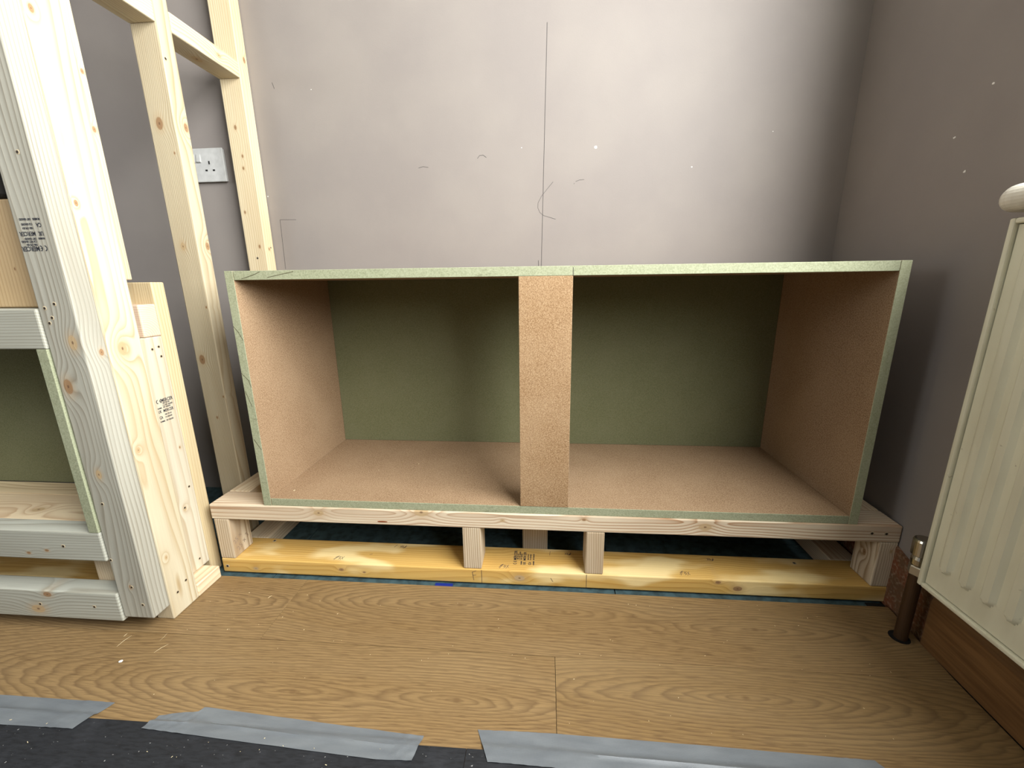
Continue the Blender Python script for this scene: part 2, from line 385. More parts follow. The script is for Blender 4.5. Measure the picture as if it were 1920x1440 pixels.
# skirting board on the right wall, oak-look
def skirt_mat():
    t = NT('oak_skirting', 0.45, 0.35); P = t.sep(t.obj())
    n = t.noise(t.xyz(P[0], t.math('MULTIPLY', P[1], 0.05), P[2]), 160, 3); n1 = t.noise(t.xyz(P[0], t.math('MULTIPLY', P[1], 0.15), P[2]), 20, 2)
    c = t.mix(t.mr(n, 0.35, 0.7), lin(132, 98, 62), lin(104, 74, 44)); c = t.mix(t.mr(n1, 0.4, 0.7, 0, 0.6), c, lin(96, 68, 40))
    t.color(c); return t.m
sk_prof = [(0.0, ZF+0.0005), (0.0, 0.085), (0.003, 0.094), (0.007, 0.099), (0.010, 0.104), (0.0145, 0.106), (0.0145, ZF+0.0005)]
bm = bmesh.new(); e0 = []; em = []; e1 = []
for px, pz in sk_prof:
    for (y, lst) in ((-0.112, e0), (-0.5, em), (YF, e1)):
        lst.append(bm.verts.new((xr(y)-0.0145+px-XR0, y, pz)))
bm.faces.new(e0); bm.faces.new(e1)
for p, q in ((e0, em), (em, e1)):
    for k in range(len(sk_prof)): bm.faces.new((p[k], p[(k+1) % 7], q[(k+1) % 7], q[k]))
bmesh.ops.recalc_face_normals(bm, faces=bm.faces[:])
sk = link('baseboard_right', bm, (XR0, 0, 0), skirt_mat()); tag(sk, kind='structure')

# floor: subfloor, dark green underlay sheets, laminate planks
m_sub = plain('subfloor_board', (70, 66, 60), 0.9)
floor = box('floor', None, (XL, YF, -0.06), (1.6, YB, -0.021), m_sub); tag(floor, kind='structure')
def underlay_mat():
    t = NT('green_underlay', 0.75, 0.25); o = t.obj(); n = t.noise(o, 50, 4); n2 = t.noise(t.vmath('MULTIPLY', o, (1, 3, 1)), 120, 3)
    c = t.mix(t.mr(n, 0.4, 0.65), lin(62, 84, 90), lin(44, 60, 64)); c = t.mix(t.mr(n2, 0.68, 0.74, 0, 0.8), c, lin(24, 34, 38)); t.color(c); t.bump(n, 0.3, 0.002); return t.m
mu = underlay_mat()
yy = YF+0.01; xs = (XL, -1.6, -0.8, 0.0, 0.8, 1.34)
rows_u = [(-0.55, -0.20), (-0.198, 0.196), (0.199, YB)]
for (y0, y1) in rows_u:
    for k in range(5): box('underlay_sheet', floor, (xs[k]+0.001, y0, -0.021), (xs[k+1]-0.001 if k < 4 else 1.358, y1, ZU), mu, 0.0005)
rows = [(-0.187, -0.0215), (-0.380, -0.187)]
y = -0.380
while y > YF+0.2: rows.append((y-0.193, y)); y -= 0.193
joints = {0: [-1.28, 0.093], 1: [-0.70, 0.663]}
sw = {(0, 0): [(-0.10, -0.100, 0.042)], (0, 1): [(0.47, -0.075, 0.036), (0.69, -0.08, 0.03), (1.06, -0.10, 0.035)],
      (1, 0): [(0.50, -0.280, 0.06), (0.22, -0.285, 0.05)], (1, 1): [(0.985, -0.243, 0.052)]}
swl = {(1, 0): -0.12}
for ri, (y0, y1) in enumerate(rows):
    js = joints.get(ri, [(-1.3 + 0.53*ri) % 1.38 - 1.9, (-1.3 + 0.53*ri) % 1.38 - 0.52, (-1.3+0.53*ri) % 1.38 + 0.86])
    js = sorted(j for j in js if XL+0.05 < j < 1.25); ed = [XL+0.005] + js + [1.36]
    n_lo = len(ed)-1
    for k in range(n_lo):
        x0, x1 = ed[k]+0.0004, ed[k+1]-0.0004
        if ri < 2:
            idx = {0: {n_lo-1: 1, n_lo-2: 0}, 1: {n_lo-1: 1, n_lo-2: 0}}[ri].get(k)
            cm = oak('oak_laminate_%d_%d' % (ri, k), ((x0+x1)/2, (y0+y1)/2), sw.get((ri, idx), []), ri*4+k+1)
        else:
            cm = oak_far[(ri+k) % 2] if ri > 2 or k else None
            if cm is None: cm = oak_far[0]
        # trimmed to the skewed wall on the right
        if x1 > 1.3:
            prism('laminate_plank', floor, [(x0, y0+0.0003), (xr(y0)-0.0145-0.002, y0+0.0003), (xr(y1)-(0.0145 if y1 < -0.1 else 0.008)-0.002, y1-0.0003), (x0, y1-0.0003)], 'z', ZU, ZF, cm)
        else:
            box('laminate_plank', floor, (x0, y0+0.0003, ZU), (x1, y1-0.0003, ZF), cm, 0.0004)
    if ri == 1:
        oak_far = [oak('oak_laminate_far_a', (0, -1), [], 5), oak('oak_laminate_far_b', (0, -1), [], 6)]

# window on the right wall: sill board, apron, frame, glass
win = empty('window_1', (xr(-0.9)+0.1, -0.9, WZ0), kind='structure')
XS = 1.287
# bullnosed sill board with a rounded end, built as a loft of inset outlines
nose = [(XS+0.036-0.040*math.sin(q), -0.096-0.040*(1-math.cos(q)), -math.sin(q), math.cos(q)) for q in [math.pi/2*k/6 for k in range(7)]] + [(XS-0.004, -1.72, -1, 0)]
bk_ = [(1.395, -1.72), (1.395, WY1-0.002), (xr(WY1)-0.001, WY1-0.002), (xr(-0.097)-0.001, -0.096)]
lay = []; z0s, z1s, rb = 0.7475, 0.7835, 0.0165
for q in range(13):
    a_ = -math.pi/2 + math.pi*q/12; zz = (z0s+z1s)/2 + (z1s-z0s)/2*math.sin(a_); ins = rb*(1-math.cos(a_))
    lay.append((zz, ins))
bm = bmesh.new(); rr = []
for zz, ins in lay:
    rr.append([bm.verts.new((x-nx*ins-XS, y-ny*ins, zz-0.765)) for x, y, nx, ny in nose] + [bm.verts.new((x-XS, y-(ins if k == 3 else 0), zz-0.765)) for k, (x, y) in enumerate(bk_)])
for q in range(12):
    for k in range(len(rr[0])): bm.faces.new((rr[q][k], rr[q][(k+1) % len(rr[0])], rr[q+1][(k+1) % len(rr[0])], rr[q+1][k]))
bm.faces.new(rr[0]); bm.faces.new(rr[-1]); bmesh.ops.recalc_face_normals(bm, faces=bm.faces[:])
WORLD['window_1'] = Vector(win.location)
link('window_sill', bm, (XS, 0, 0.765), m_white, win)
prism('apron', win, [(1.338, -0.128), (1.338, -1.68), (xr(-1.68), -1.68), (xr(-0.128), -0.128)], 'z', 0.725, 0.7505, m_white)
for (a, b, c, d) in ((WY0, WY0+0.06, WZ0, WZ1), (WY1-0.06, WY1, WZ0, WZ1), ((WY0+WY1)/2-0.03, (WY0+WY1)/2+0.03, WZ0, WZ1), (WY0, WY1, WZ0, WZ0+0.06), (WY0, WY1, WZ1-0.06, WZ1)):
    box('window_frame', win, (1.40, a, c), (1.45, b, d), m_white, 0.003)
def glass():
    t = NT('window_glass', 0.0); out = t.t.nodes['Material Output']
    tr = t.n('ShaderNodeBsdfTransparent'); gl = t.n('ShaderNodeBsdfGlossy'); gl.inputs['Roughness'].default_value = 0.02
    mx = t.n('ShaderNodeMixShader'); mx.inputs[0].default_value = 0.06; t.t.links.new(tr.outputs[0], mx.inputs[1]); t.t.links.new(gl.outputs[0], mx.inputs[2]); t.t.links.new(mx.outputs[0], out.inputs[0]); return t.m
mg = glass()
box('window_pane', win, (1.422, WY0+0.06, WZ0+0.06), (1.426, (WY0+WY1)/2-0.03, WZ1-0.06), mg)
box('window_pane', win, (1.422, (WY0+WY1)/2+0.03, WZ0+0.06), (1.426, WY1-0.06, WZ1-0.06), mg)
win2 = empty('window_2', (-1.3, YF-0.05, 0.9), kind='structure')
for (a, b, c, d) in ((-2.0, -1.94, 0.9, 2.2), (-0.66, -0.6, 0.9, 2.2), (-1.33, -1.27, 0.9, 2.2), (-2.0, -0.6, 0.9, 0.96), (-2.0, -0.6, 2.14, 2.2)):
    box('window_frame', win2, (a, YF-0.09, c), (b, YF-0.04, d), m_white, 0.003)

# ================================================================== CABINET
T = 0.018; CW = 1.281; CZ0 = 0.1681; CZ1 = 0.6876; CD = 0.366
m_brown = mdf('mdf_brown_face', (155, 130, 103), (116, 89, 63), (177, 153, 124))
m_stile = mdf('mdf_brown_stile', (154, 126, 94), (116, 86, 59), (186, 162, 131))
m_green = mdf('mdf_green_face', (114, 116, 86), (98, 100, 72), (128, 128, 102))
m_edge = mdf('mdf_green_edge', (151, 156, 130), (129, 134, 108), (167, 170, 147), (104, 104, 82))
m_edge2 = mdf('mdf_pale_green_edge', (167, 171, 142), (149, 154, 126), (181, 185, 162))
cab = empty('cabinet', (CW/2, 0.19, CZ0), 'low open moisture-resistant MDF cabinet carcass with a central stile, on the timber plinth', 'cabinet')
def panel(name, a, b, mats, edge_axis_faces, label=None):
    """panel whose given faces get the second (edge) material; edge_axis_faces: list of (axis, sign)"""
    bm, c = boxbm(a, b, 0.0006, 1); bm.normal_update()
    for f in bm.faces:
        n = f.normal
        for ax, sg in edge_axis_faces:
            if n[ax]*sg > 0.6: f.material_index = 1
    o = link(name, bm, c, mats, cab)
    if label: o['label'] = label
    return o
panel('side_panel', (0, 0, CZ0), (T, CD+T, CZ1), [m_brown, m_edge], [(1, -1), (1, 1), (2, 1), (2, -1)])
panel('side_panel', (CW-T, 0, CZ0), (CW, CD+T, CZ1), [m_brown, m_edge2], [(1, -1), (1, 1), (2, 1), (2, -1)])
tp = panel('top_panel', (T+0.0004, 0.0004, CZ1-T), (CW-T-0.0004, CD+T, CZ1-0.0002), [m_brown, m_edge], [(1, -1), (1, 1)])
panel('bottom_panel', (T+0.0004, 0.0008, CZ0+0.0002), (CW-T-0.0004, CD+T, CZ0+T), [m_brown, m_edge], [(1, -1), (1, 1)])
bk = panel('back_panel', (T+0.0002, CD, CZ0+T+0.0002), (CW-T-0.0002, CD+T-0.0004, CZ1-T-0.0002), [m_green, m_edge], []); bk['label'] = 'dull green back board'
st = panel('front_stile', (0.5896, 0.0002, CZ0+T+0.0003), (0.6923, T, CZ1-T-0.0003), [m_stile, m_brown], [(0, 1), (0, -1)]); st['label'] = 'speckled brown upright board'
strokes('pencil_mark', tp, '-y', [[(0.6925, 0.0002, 0.6698), (0.6925, 0.0002, 0.684)]], 0.0009, PENCIL)
DIRT = plain('dark_saw_burn', (86, 80, 58), 0.9)
strokes('saw_mark', tp, '-y', [[(0.035, 0.0003, 0.672), (0.06, 0.0003, 0.679), (0.075, 0.0003, 0.685)], [(0.09, 0.0003, 0.674), (0.12, 0.0003, 0.680), (0.145, 0.0003, 0.6845)]], 0.0011, DIRT)
strokes('saw_mark', bpy.data.objects['side_panel'], '-y', [[(0.0005, -0.0001, 0.5776), (0.009, -0.0001, 0.566), (0.0168, -0.0001, 0.548)], [(0.0005, -0.0001, 0.479), (0.014, -0.0001, 0.463), (0.0172, -0.0001, 0.448)], [(0.002, -0.0001, 0.44), (0.012, -0.0001, 0.405)], [(0.003, -0.0001, 0.33), (0.0165, -0.0001, 0.305)]], 0.0009, DIRT)
# ================================================================== PLINTH
YF0 = -0.0024
pl = empty('plinth_frame', (CW/2, 0.2, ZU), 'pine and yellow-stained timber plinth frame under the MDF cabinet', 'plinth')
PALE = dict(base=(218, 203, 176), late=(182, 150, 112))
fr_ = timber('top_rail', pl, (-0.1337, 1.3665), (YF0, 0.0606), (0.1302, 0.1681), 'x', knots=[(0.3691, 0.165, 'z', 0.011, 0.2), (0.5501, 0.1515, 'z', 0.0035, 0.2), (0.7269, 0.1595, 'z', 0.003, 0.9), (0.98, 0.152, 'z', 0.009, 0.0), (0.13, 0.155, 'z', 0.008, 0.0)], ring=150, pith=(0.028, -0.012), wob=1.1, base=(218, 205, 182), late=(164, 128, 96), contrast=1.35)
lathe('resin_pocket', fr_, (0.278, YF0-0.0003, 0.1386), [(0.0001, -0.0004), (1.0, 0.0), (1.0, 0.0003)], plain('resin_brown', (128, 66, 36), 0.35), axis='y').scale = (0.012, 1, 0.0017)
timber('side_rail', pl, (-0.1337, -0.081), (0.0612, 0.345), (0.1302, 0.1681), 'y', **PALE)
timber('side_rail', pl, (1.304, 1.3665), (0.0612, 0.345), (0.1302, 0.1681), 'y', **PALE)
timber('top_rail', pl, (-0.1337, 1.3665), (0.3455, 0.405), (0.1302, 0.1681), 'x', **PALE)
timber('cross_rail', pl, (0.586, 0.650), (0.0612, 0.345), (0.1302, 0.1681), 'y', **PALE)
legs = []
for (x0, x1, y0, y1, kn) in ((-0.1300, -0.0934, YF0+0.0004, 0.0600, []), (0.4590, 0.5000, YF0+0.0012, 0.0600, []), (0.7330, 0.7725, YF0+0.0004, 0.0600, []), (1.3295, 1.3660, YF0+0.0004, 0.0600, [(0.085, 0.03, 'y', 0.005, 0.8), (0.11, 1.355, 'x', 0.003, 0.2)]),
                             (0.587, 0.650, 0.112, 0.150, []), (-0.1300, -0.0934, 0.34, 0.4, []), (1.3295, 1.366, 0.34, 0.4, []), (0.587, 0.650, 0.345, 0.383, [])):
    legs.append(timber('leg', pl, (x0, x1), (y0, y1), (0.0247, 0.1300) if y0 < 0.3 and y0 != 0.112 else ((ZU+0.0405, 0.1300) if y0 > 0.3 else (ZU+0.0002, 0.1300)), 'z', knots=kn, ring=200, pith=(0.09, 0.03), contrast=1.5, base=(214, 200, 176), late=(160, 136, 106)))
YEL = dict(base=(212, 175, 102), late=(172, 124, 52), blotch=((238, 216, 160), 0.52, 0.66), contrast=0.8)
yl = timber('sole_plate', pl, (-0.130, 1.3655), (YF0, 0.083), (-0.0122, 0.0245), 'x', knots=[(0.1669, 0.0078, 'z', 0.004, 0.9), (0.2221, 0.0033, 'z', 0.0025, 0.9), (1.0624, 0.0041, 'z', 0.0065, 0.9), (0.5864, 0.0063, 'z', 0.008, 0.1), (-0.0463, 0.0001, 'z', 0.004, 0.2), (1.02, 0.018, 'z', 0.004, 0.5)], ring=190, pith=(-0.08, 0.05), label='yellow-stained bottom timber', **YEL)
timber('side_sole', pl, (-0.1337, -0.071), (0.0835, 0.403), (ZU+0.0002, 0.0245), 'y', **PALE)
timber('side_sole', pl, (1.304, 1.3665), (0.0835, 0.403), (ZU+0.0002, 0.0245), 'y', **PALE)
for x, z in ((1.31, 0.1508), (1.3376, 0.1507)): screw(fr_, (x, YF0, z), '-y')
screw(yl, (-0.1176, YF0, 0.004), '-y'); screw(yl, (-0.045, 0.0719, 0.0245), '+z'); screw(yl, (1.2138, 0.0652, 0.0245), '+z'); 
fy = YF0-0.0001; zt = 0.0246
strokes('pencil_mark', yl, '-y', [[(0.500, fy, 0.023), (0.500, fy, -0.011)], [(0.7365, fy, 0.023), (0.7365, fy, -0.011)], [(0.487, fy, 0.0205), (0.4785, fy, 0.017), (0.4815, fy, -0.004)], [(0.4795, fy, 0.0085), (0.487, fy, 0.0095)], [(0.657, fy, 0.010), (0.662, fy, 0.001)]], 0.0009, INKP)
def hand(cx, cy, s, flip, w=0.0009):
    g = [[(-1.1, -0.6), (-0.2, 0.7), (-0.9, 0.1)], [(-0.9, -0.9), (0.0, 0.8)], [(0.1, 0.5), (0.7, 0.4), (0.1, -0.1), (0.75, -0.2), (0.2, -0.7)], [(0.9, 0.5), (1.5, -0.6)], [(1.5, 0.6), (0.8, -0.9)]]
    return [[(cx+px*s*flip, cy+py*s*flip, zt) for px, py in l] for l in g]
yt = []
for (cx, cy, f) in ((0.152, 0.0175, 1), (0.548, 0.0125, 1), (0.700, 0.066, -1), (0.952, 0.015, 1), (0.295, 0.068, -1), (1.03, 0.066, -1)): yt += hand(cx, cy, 0.0085 if cy < 0.05 else 0.006, f)
yt += [[(0.2714, 0.065, zt), (0.276, 0.075, zt)], [(0.655, 0.058, zt), (0.656, 0.073, zt)], [(0.2219, 0.0332, zt), (0.228, 0.036, zt)]]
strokes('pencil_writing', yl, '+z', yt, 0.0008, INKP)
stamp(yl, (0.6215, 0.020, zt), Vector((0, 1, 0)), Vector((-1, 0, 0)), Vector((0, 0, 1)), 0.05, 0.052, INK)
xx = -0.0933
bmw = bmesh.new()
u_, v_, n_ = Vector((0, 0.85, 0.45)).normalized(), Vector((0, -0.45, 0.85)).normalized(), Vector((1, 0, 0))
text_bm(bmw, '25 x 3', 0.019, Vector((0, 0, 0)), u_, v_, n_, 0, 0.9); text_bm(bmw, '25 x', 0.017, v_*0.024+u_*0.004, u_, v_, n_, 0, 0.9)
pw = link('pencil_writing', bmw, (xx, 0.012, 0.036), plain('faint_pencil', (150, 130, 112), 0.7), legs[0]); pw['kind'] = 'stuff'

# ================================================================== STUD FRAME (left)
sf = empty('stud_frame', (-0.15, 0.1, ZF), 'tall pale pine stud frame with two noggins, standing left of the cabinet', 'timber frame')
A = -0.117; Bp = -0.155
BR = dict(base=(206, 198, 174), late=(174, 150, 110))
s1 = timber('stud', sf, (-0.180, A), (-0.190, -0.1540), (0.0285, ZC-0.001), 'z', knots=[(0.571, -0.134, 'x', 0.0085, 0.4), (0.4963, -0.164, 'x', 0.009, 0.6), (0.551, -0.164, 'y', 0.004, 0.5), (0.3343, -0.152, 'x', 0.006, 0.4), (0.0991, -0.15, 'x', 0.003, 0.9)], base=(176, 175, 164), late=(122, 114, 98), ring=190, pith=(0.06, 0.12), wob=0.8)
s1b = timber('stud', sf, (Bp, A), (-0.1529, -0.0900), (ZF+0.0003, ZC-0.001), 'z', knots=[(0.5517, -0.1275, 'y', 0.0085, 0.2), (1.0598, -0.142, 'y', 0.004, 0.6), (0.792, -0.146, 'y', 0.0035, 0.6), (0.362, -0.143, 'y', 0.004, 0.3), (0.129, -0.14, 'y', 0.003, 0.3)], base=(208, 200, 176), late=(168, 142, 100), ring=260, pith=(0.10, 0.02), wob=0.8, label='stud that reaches the floor')
s1c = timber('stud', sf, (-0.214, Bp), (-0.0890, -0.0430), (0.672, ZC-0.001), 'z', knots=[(1.02, -0.05, 'y', 0.003, 0.6), (0.93, -0.052, 'y', 0.0035, 0.7), (0.74, -0.062, 'y', 0.0025, 0.6)], **BR)
s2 = timber('stud', sf, (-0.214, Bp), (0.128, 0.166), (ZU+0.0003, ZC-0.001), 'z', knots=[(1.0, -0.190, 'x', 0.0085, 0.8), (0.9995, 0.157, 'y', 0.006, 0.5), (0.748, -0.19, 'x', 0.006, 0.2), (0.75, 0.158, 'y', 0.006, 0.5), (0.9415, -0.168, 'x', 0.002, 0.9), (0.484, -0.197, 'x', 0.008, 0.9), (0.335, -0.187, 'x', 0.0025, 0.9), (0.39, -0.160, 'x', 0.002, 0.9), (0.61, -0.161, 'x', 0.002, 0.8)], base=(196, 185, 158), late=(158, 134, 98), ring=250, pith=(0.14, 0.03), wob=0.7)
s3 = timber('stud', sf, (-0.214, Bp), (0.3695, 0.4072), (ZU+0.0003, ZC-0.001), 'z', knots=[(1.07, -0.190, 'x', 0.004, 0.6), (1.0, -0.182, 'x', 0.003, 0.8), (0.97, -0.185, 'x', 0.003, 0.8), (0.766, -0.172, 'x', 0.0035, 0.8), (0.858, -0.2, 'x', 0.003, 0.8), (1.235, 0.395, 'y', 0.005, 0.5), (0.76, 0.385, 'y', 0.003, 0.5)], base=(216, 203, 172), late=(186, 160, 118), ring=200, pith=(0.1, 0.08), wob=0.7, label='stud fixed against the back wall')
timber('noggin', sf, (-0.214, Bp), (0.1663, 0.3692), (1.183, 1.2225), 'y', knots=[(0.30, 1.203, 'z', 0.005, 0.4), (0.27, -0.19, 'x', 0.01, 0.2)], **BR)
timber('noggin', sf, (-0.214, Bp), (-0.0427, 0.1277), (1.183, 1.2225), 'y', knots=[(0.085, 1.205, 'z', 0.003, 0.7)], **BR)
timber('base_block', sf, (-0.180, A), (-0.0898, -0.0245), (ZF+0.0003, 0.0222), 'y', ring=120, label='low block of timber on the laminate', base=(232, 214, 184), late=(198, 160, 120))
pst = timber('short_post', sf, (-0.1812, Bp+0.0002), (-0.0898, -0.0080), (0.0225, 0.5600), 'z', knots=[(0.317, -0.022, 'y', 0.002, 0.7), (0.18, -0.041, 'y', 0.004, 0.2)], base=(208, 201, 182), late=(170, 150, 118), ring=160, pith=(0.12, 0.03), wob=0.6, label='short upright with a printed stamp')
bps = timber('short_post', sf, (-0.214, Bp), (-0.0078, 0.0225), (ZU+0.0003, 0.668), 'z', base=(204, 188, 152), late=(180, 154, 112), label='tallest short upright, behind the stamped one')
timber('rail', sf, (-0.55, Bp+0.001), (-0.046, -0.0082), (0.5605, 0.6250), 'x', ring=240, pith=(0.02, 0.03), base=(230, 208, 184), late=(196, 150, 124), label='horizontal rail showing its sawn end')
# screws and print on the frame
for x, z in ((-0.1406, 0.8556), (-0.1671, 0.6273), (-0.148, 0.634), (-0.1655, 0.6033), (-0.1584, 0.6120), (-0.1752, 0.1579), (-0.1473, 0.0991), (-0.1336, 0.0598), (-0.1608, 0.2759)): screw(s1, (x, -0.190, z), '-y', 0.0026)
for y, z in ((-0.1341, 0.0422), (-0.1114, 0.053)): screw(s1b, (A, y, z), '+x', 0.0028)
for y, z in ((-0.0356, 0.5355), (-0.0205, 0.5387), (-0.0192, 0.5184), (-0.0207, 0.2224), (-0.0332, 0.0458), (-0.0418, 0.1815)): screw(pst, (Bp+0.0002, y, z), '+x', 0.0026)
for x, z in ((-0.194, 0.735),): screw(s3, (-0.1831, 0.3695, 0.7348), '-y', 0.003)
screw(s3, (Bp, 0.393, 0.7646), '+x', 0.0022); screw(s2, (Bp, 0.1349, 1.1217), '+x', 0.003)
stamp(s1, (-0.1335, -0.190, 0.7665), Vector((-1, 0, 0)), Vector((0, 0, -1)), Vector((0, -1, 0)), 0.044, 0.052, INK)
stamp(pst, (Bp+0.0002, -0.0525, 0.381), Vector((0, 1, 0)), Vector((0, 0, 1)), Vector((1, 0, 0)), 0.038, 0.052, INK)

# ================================================================== LEFT BASE UNIT
lb = empty('workbench_base', (-0.7, -0.1, ZF), 'timber-framed base unit with a green MDF carcass, at the left edge of the photo', 'base unit')
GR = dict(base=(178, 180, 170), late=(138, 134, 120))
XE = -0.1815
lr = timber('rail', lb, (-1.9, XE), (-0.193, -0.155), (0.0205, 0.0830), 'x', knots=[(-0.36, 0.04, 'z', 0.010, 0.3), (-0.33, 0.075, 'z', 0.006, 0.5)], ring=150, pith=(0.02, 0.06), label='lowest front rail', **GR)
mr_ = timber('rail', lb, (-1.9, XE), (-0.193, -0.155), (0.1555, 0.2165), 'x', knots=[(-0.30, 0.175, 'z', 0.003, 0.7), (-0.34, 0.168, 'z', 0.003, 0.6)], ring=180, pith=(0.03, 0.08), **GR)
tr_ = timber('rail', lb, (-1.9, XE), (-0.193, -0.155), (0.5605, 0.6264), 'x', ring=200, pith=(0.05, 0.09), **GR)
timber('deck_board', lb, (-1.9, XE), (-0.1548, -0.0600), (0.178, 0.2150), 'x', knots=[(-0.4, -0.12, 'y', 0.008, 0.4)], base=(226, 208, 176), late=(180, 146, 112))
timber('deck_board', lb, (-1.9, -0.216), (-0.0598, -0.0085), (0.178, 0.2165), 'x', base=(224, 206, 170), late=(154, 126, 94))
timber('sole_plate', lb, (-1.9, -0.216), (-0.088, -0.0250), (ZU+0.0002, 0.0245), 'x', label='yellow-stained bottom timber', **YEL)
for x in (-0.345, -0.9, -1.5): timber('leg', lb, (x-0.0, x+0.038), (-0.088, -0.03), (0.0247, 0.1778), 'z', **PALE)
for x in (-0.225, -1.2): timber('leg', lb, (x-0.038, x), (-0.154, -0.0905), (ZF+0.0003, 0.1778), 'z', **PALE)
box('side_panel', lb, (-0.2005, -0.193, 0.2168), (XE-0.0005, -0.0095, 0.5603), m_edge, 0.0006, 'pale green MDF edge')
box('back_panel', lb, (-1.9, -0.0083, 0.2170), (-0.2155, 0.0095, 0.6), m_green, 0.0006, 'dull green back board')
timber('upright_board', lb, (-0.60, -0.1825), (-0.1545, -0.1365), (0.6270, 0.8000), 'z', knots=[(0.746, -0.261, 'x', 0.0035, 0.9), (0.691, -0.249, 'x', 0.0018, 0.9), (0.72, -0.4, 'x', 0.008, 0.5)], base=(206, 182, 142), late=(172, 140, 98), ring=130, pith=(0.1, 0.05), wob=1.2, label='broad board with vertical grain above the top rail')
for x, z in ((-0.26, 0.595), (-0.262, 0.186)): screw(tr_ if z > 0.5 else mr_, (x, -0.193, z), '-y', 0.003)
for x in (-0.235, -0.352): screw(lr, (x, -0.193, 0.052), '-y', 0.0028)
toolcase = box('tool_case', None, (-0.66, -0.156, 0.8003), (-0.235, -0.05, 0.86), plain('black_plastic', (30, 28, 26), 0.5), 0.008); tag(toolcase, 'dark object on the board behind the nearest stud, at the left edge', 'case')
tb = timber('wood_offcut', None, (-0.60, -0.22), (-0.1360, -0.047), (0.6252, 0.7995), 'x'); tag(tb, 'timber block behind the broad board above the left top rail', 'timber')

# ================================================================== SOCKET
so_x0, so_x1, so_z0, so_z1 = -0.405, -0.2600, 0.9455, 1.0325
sock = empty('wall_socket', ((so_x0+so_x1)/2, YB, (so_z0+so_z1)/2), 'white double switched plug socket on the wall between the two far studs', 'socket')
m_pl = plain('white_plastic', (192, 194, 194), 0.3, 0, 0.5)
box('backing_box', sock, (so_x0+0.002, YB-0.006, so_z0+0.002), (so_x1-0.002, YB, so_z1-0.002), m_pl, 0.001)
box('face_plate', sock, (so_x0, YB-0.011, so_z0), (so_x1, YB-0.006, so_z1), m_pl, 0.0018)
m_dk = plain('socket_slot', (14, 14, 16), 0.6)
for ox in (-0.304, -0.375):
    for dx, dz, w_, h_ in ((0.0, 0.0, 0.0042, 0.0085), (-0.011, -0.0195, 0.0066, 0.0045), (0.011, -0.0195, 0.0066, 0.0045)):
        box('pin_slot', sock, (ox+dx-w_/2, YB-0.0112, 0.995+dz-h_/2), (ox+dx+w_/2, YB-0.0105, 0.995+dz+h_/2), m_dk)
for x in (-0.332, -0.350):
    prism('rocker_switch', sock, [(YB-0.011, 1.018), (YB-0.0128, 1.017), (YB-0.0165, 0.997), (YB-0.011, 0.995)], 'x', x-0.006, x+0.006, m_pl, bev=0.0006)
# ================================================================== RADIATOR
rad = empty('radiator', (1.30, -0.9, 0.13), 'cream convector radiator with vertical ribs under the window sill, right edge of the photo', 'radiator')
XRd = 1.300; RY0, RY1 = -0.128, -1.42; RZ0, RZ1 = 0.1355, 0.7375
def rad_mat():
    t = NT('cream_radiator_enamel', 0.4, 0.45); o = t.obj(); n = t.noise(t.vmath('MULTIPLY', o, (1, 1, 0.25)), 30, 3); n2 = t.noise(o, 90, 3)
    c = t.mix(t.mr(n, 0.4, 0.7), lin(228, 227, 206), lin(218, 216, 194)); c = t.mix(t.mr(n2, 0.72, 0.78, 0, 0.6), c, lin(150, 140, 112)); t.color(c); return t.m
mrad = rad_mat()
# front sheet with pressed ribs: height field on a grid (y, z)
bm = bmesh.new(); pitch = 0.0335
ys = []; y = RY0-0.008
NY = 230; NZ = 56; gy0, gy1 = RY0-0.009, RY1+0.009; gz0, gz1 = RZ0+0.009, RZ1-0.009
def hgt(y, z):
    k = ((y - (RY0-0.036)) / -pitch); fr = abs((k - round(k))) * pitch
    if y > RY0-0.022 or y < RY1+0.022: return 0.0
    zt0, zt1 = 0.183, 0.702
    e = min(z-zt0, zt1-z)
    if e < 0: return 0.0
    ww = 0.0098 * min(1.0, math.sqrt(max(0, 1-(1-min(1, e/0.012))**2)))
    s = max(0, min(1, (ww - fr)/0.0045 + 0.2)); s = s*s*(3-2*s)
    return 0.0062*s
grid = []
zl = [gz0, 0.15, 0.165, 0.175, 0.181] + [0.183+0.0015*i for i in range(1, 10)] + [0.20+0.02*i for i in range(0, 25)] + [0.688+0.0015*i for i in range(0, 10)] + [0.704, 0.71, 0.72, gz1]
for i in range(NY*2+1):
    y = gy0 + (gy1-gy0)*i/(NY*2); grid.append([bm.verts.new((-hgt(y, z)-0.0015*0, y+0.9, z-0.13)) for z in zl])
for i in range(NY*2):
    for j in range(len(zl)-1): bm.faces.new((grid[i][j], grid[i][j+1], grid[i+1][j+1], grid[i+1][j]))
ext = bmesh.ops.extrude_face_region(bm, geom=bm.faces[:])
for v in [g for g in ext['geom'] if isinstance(g, bmesh.types.BMVert)]: v.co.x = 0.004
bmesh.ops.recalc_face_normals(bm, faces=bm.faces[:])
front = link('front_panel', bm, (XRd+0.002, -0.9, 0.13), mrad, rad, smooth=True)
front.data.set_sharp_from_angle(angle=math.radians(35))
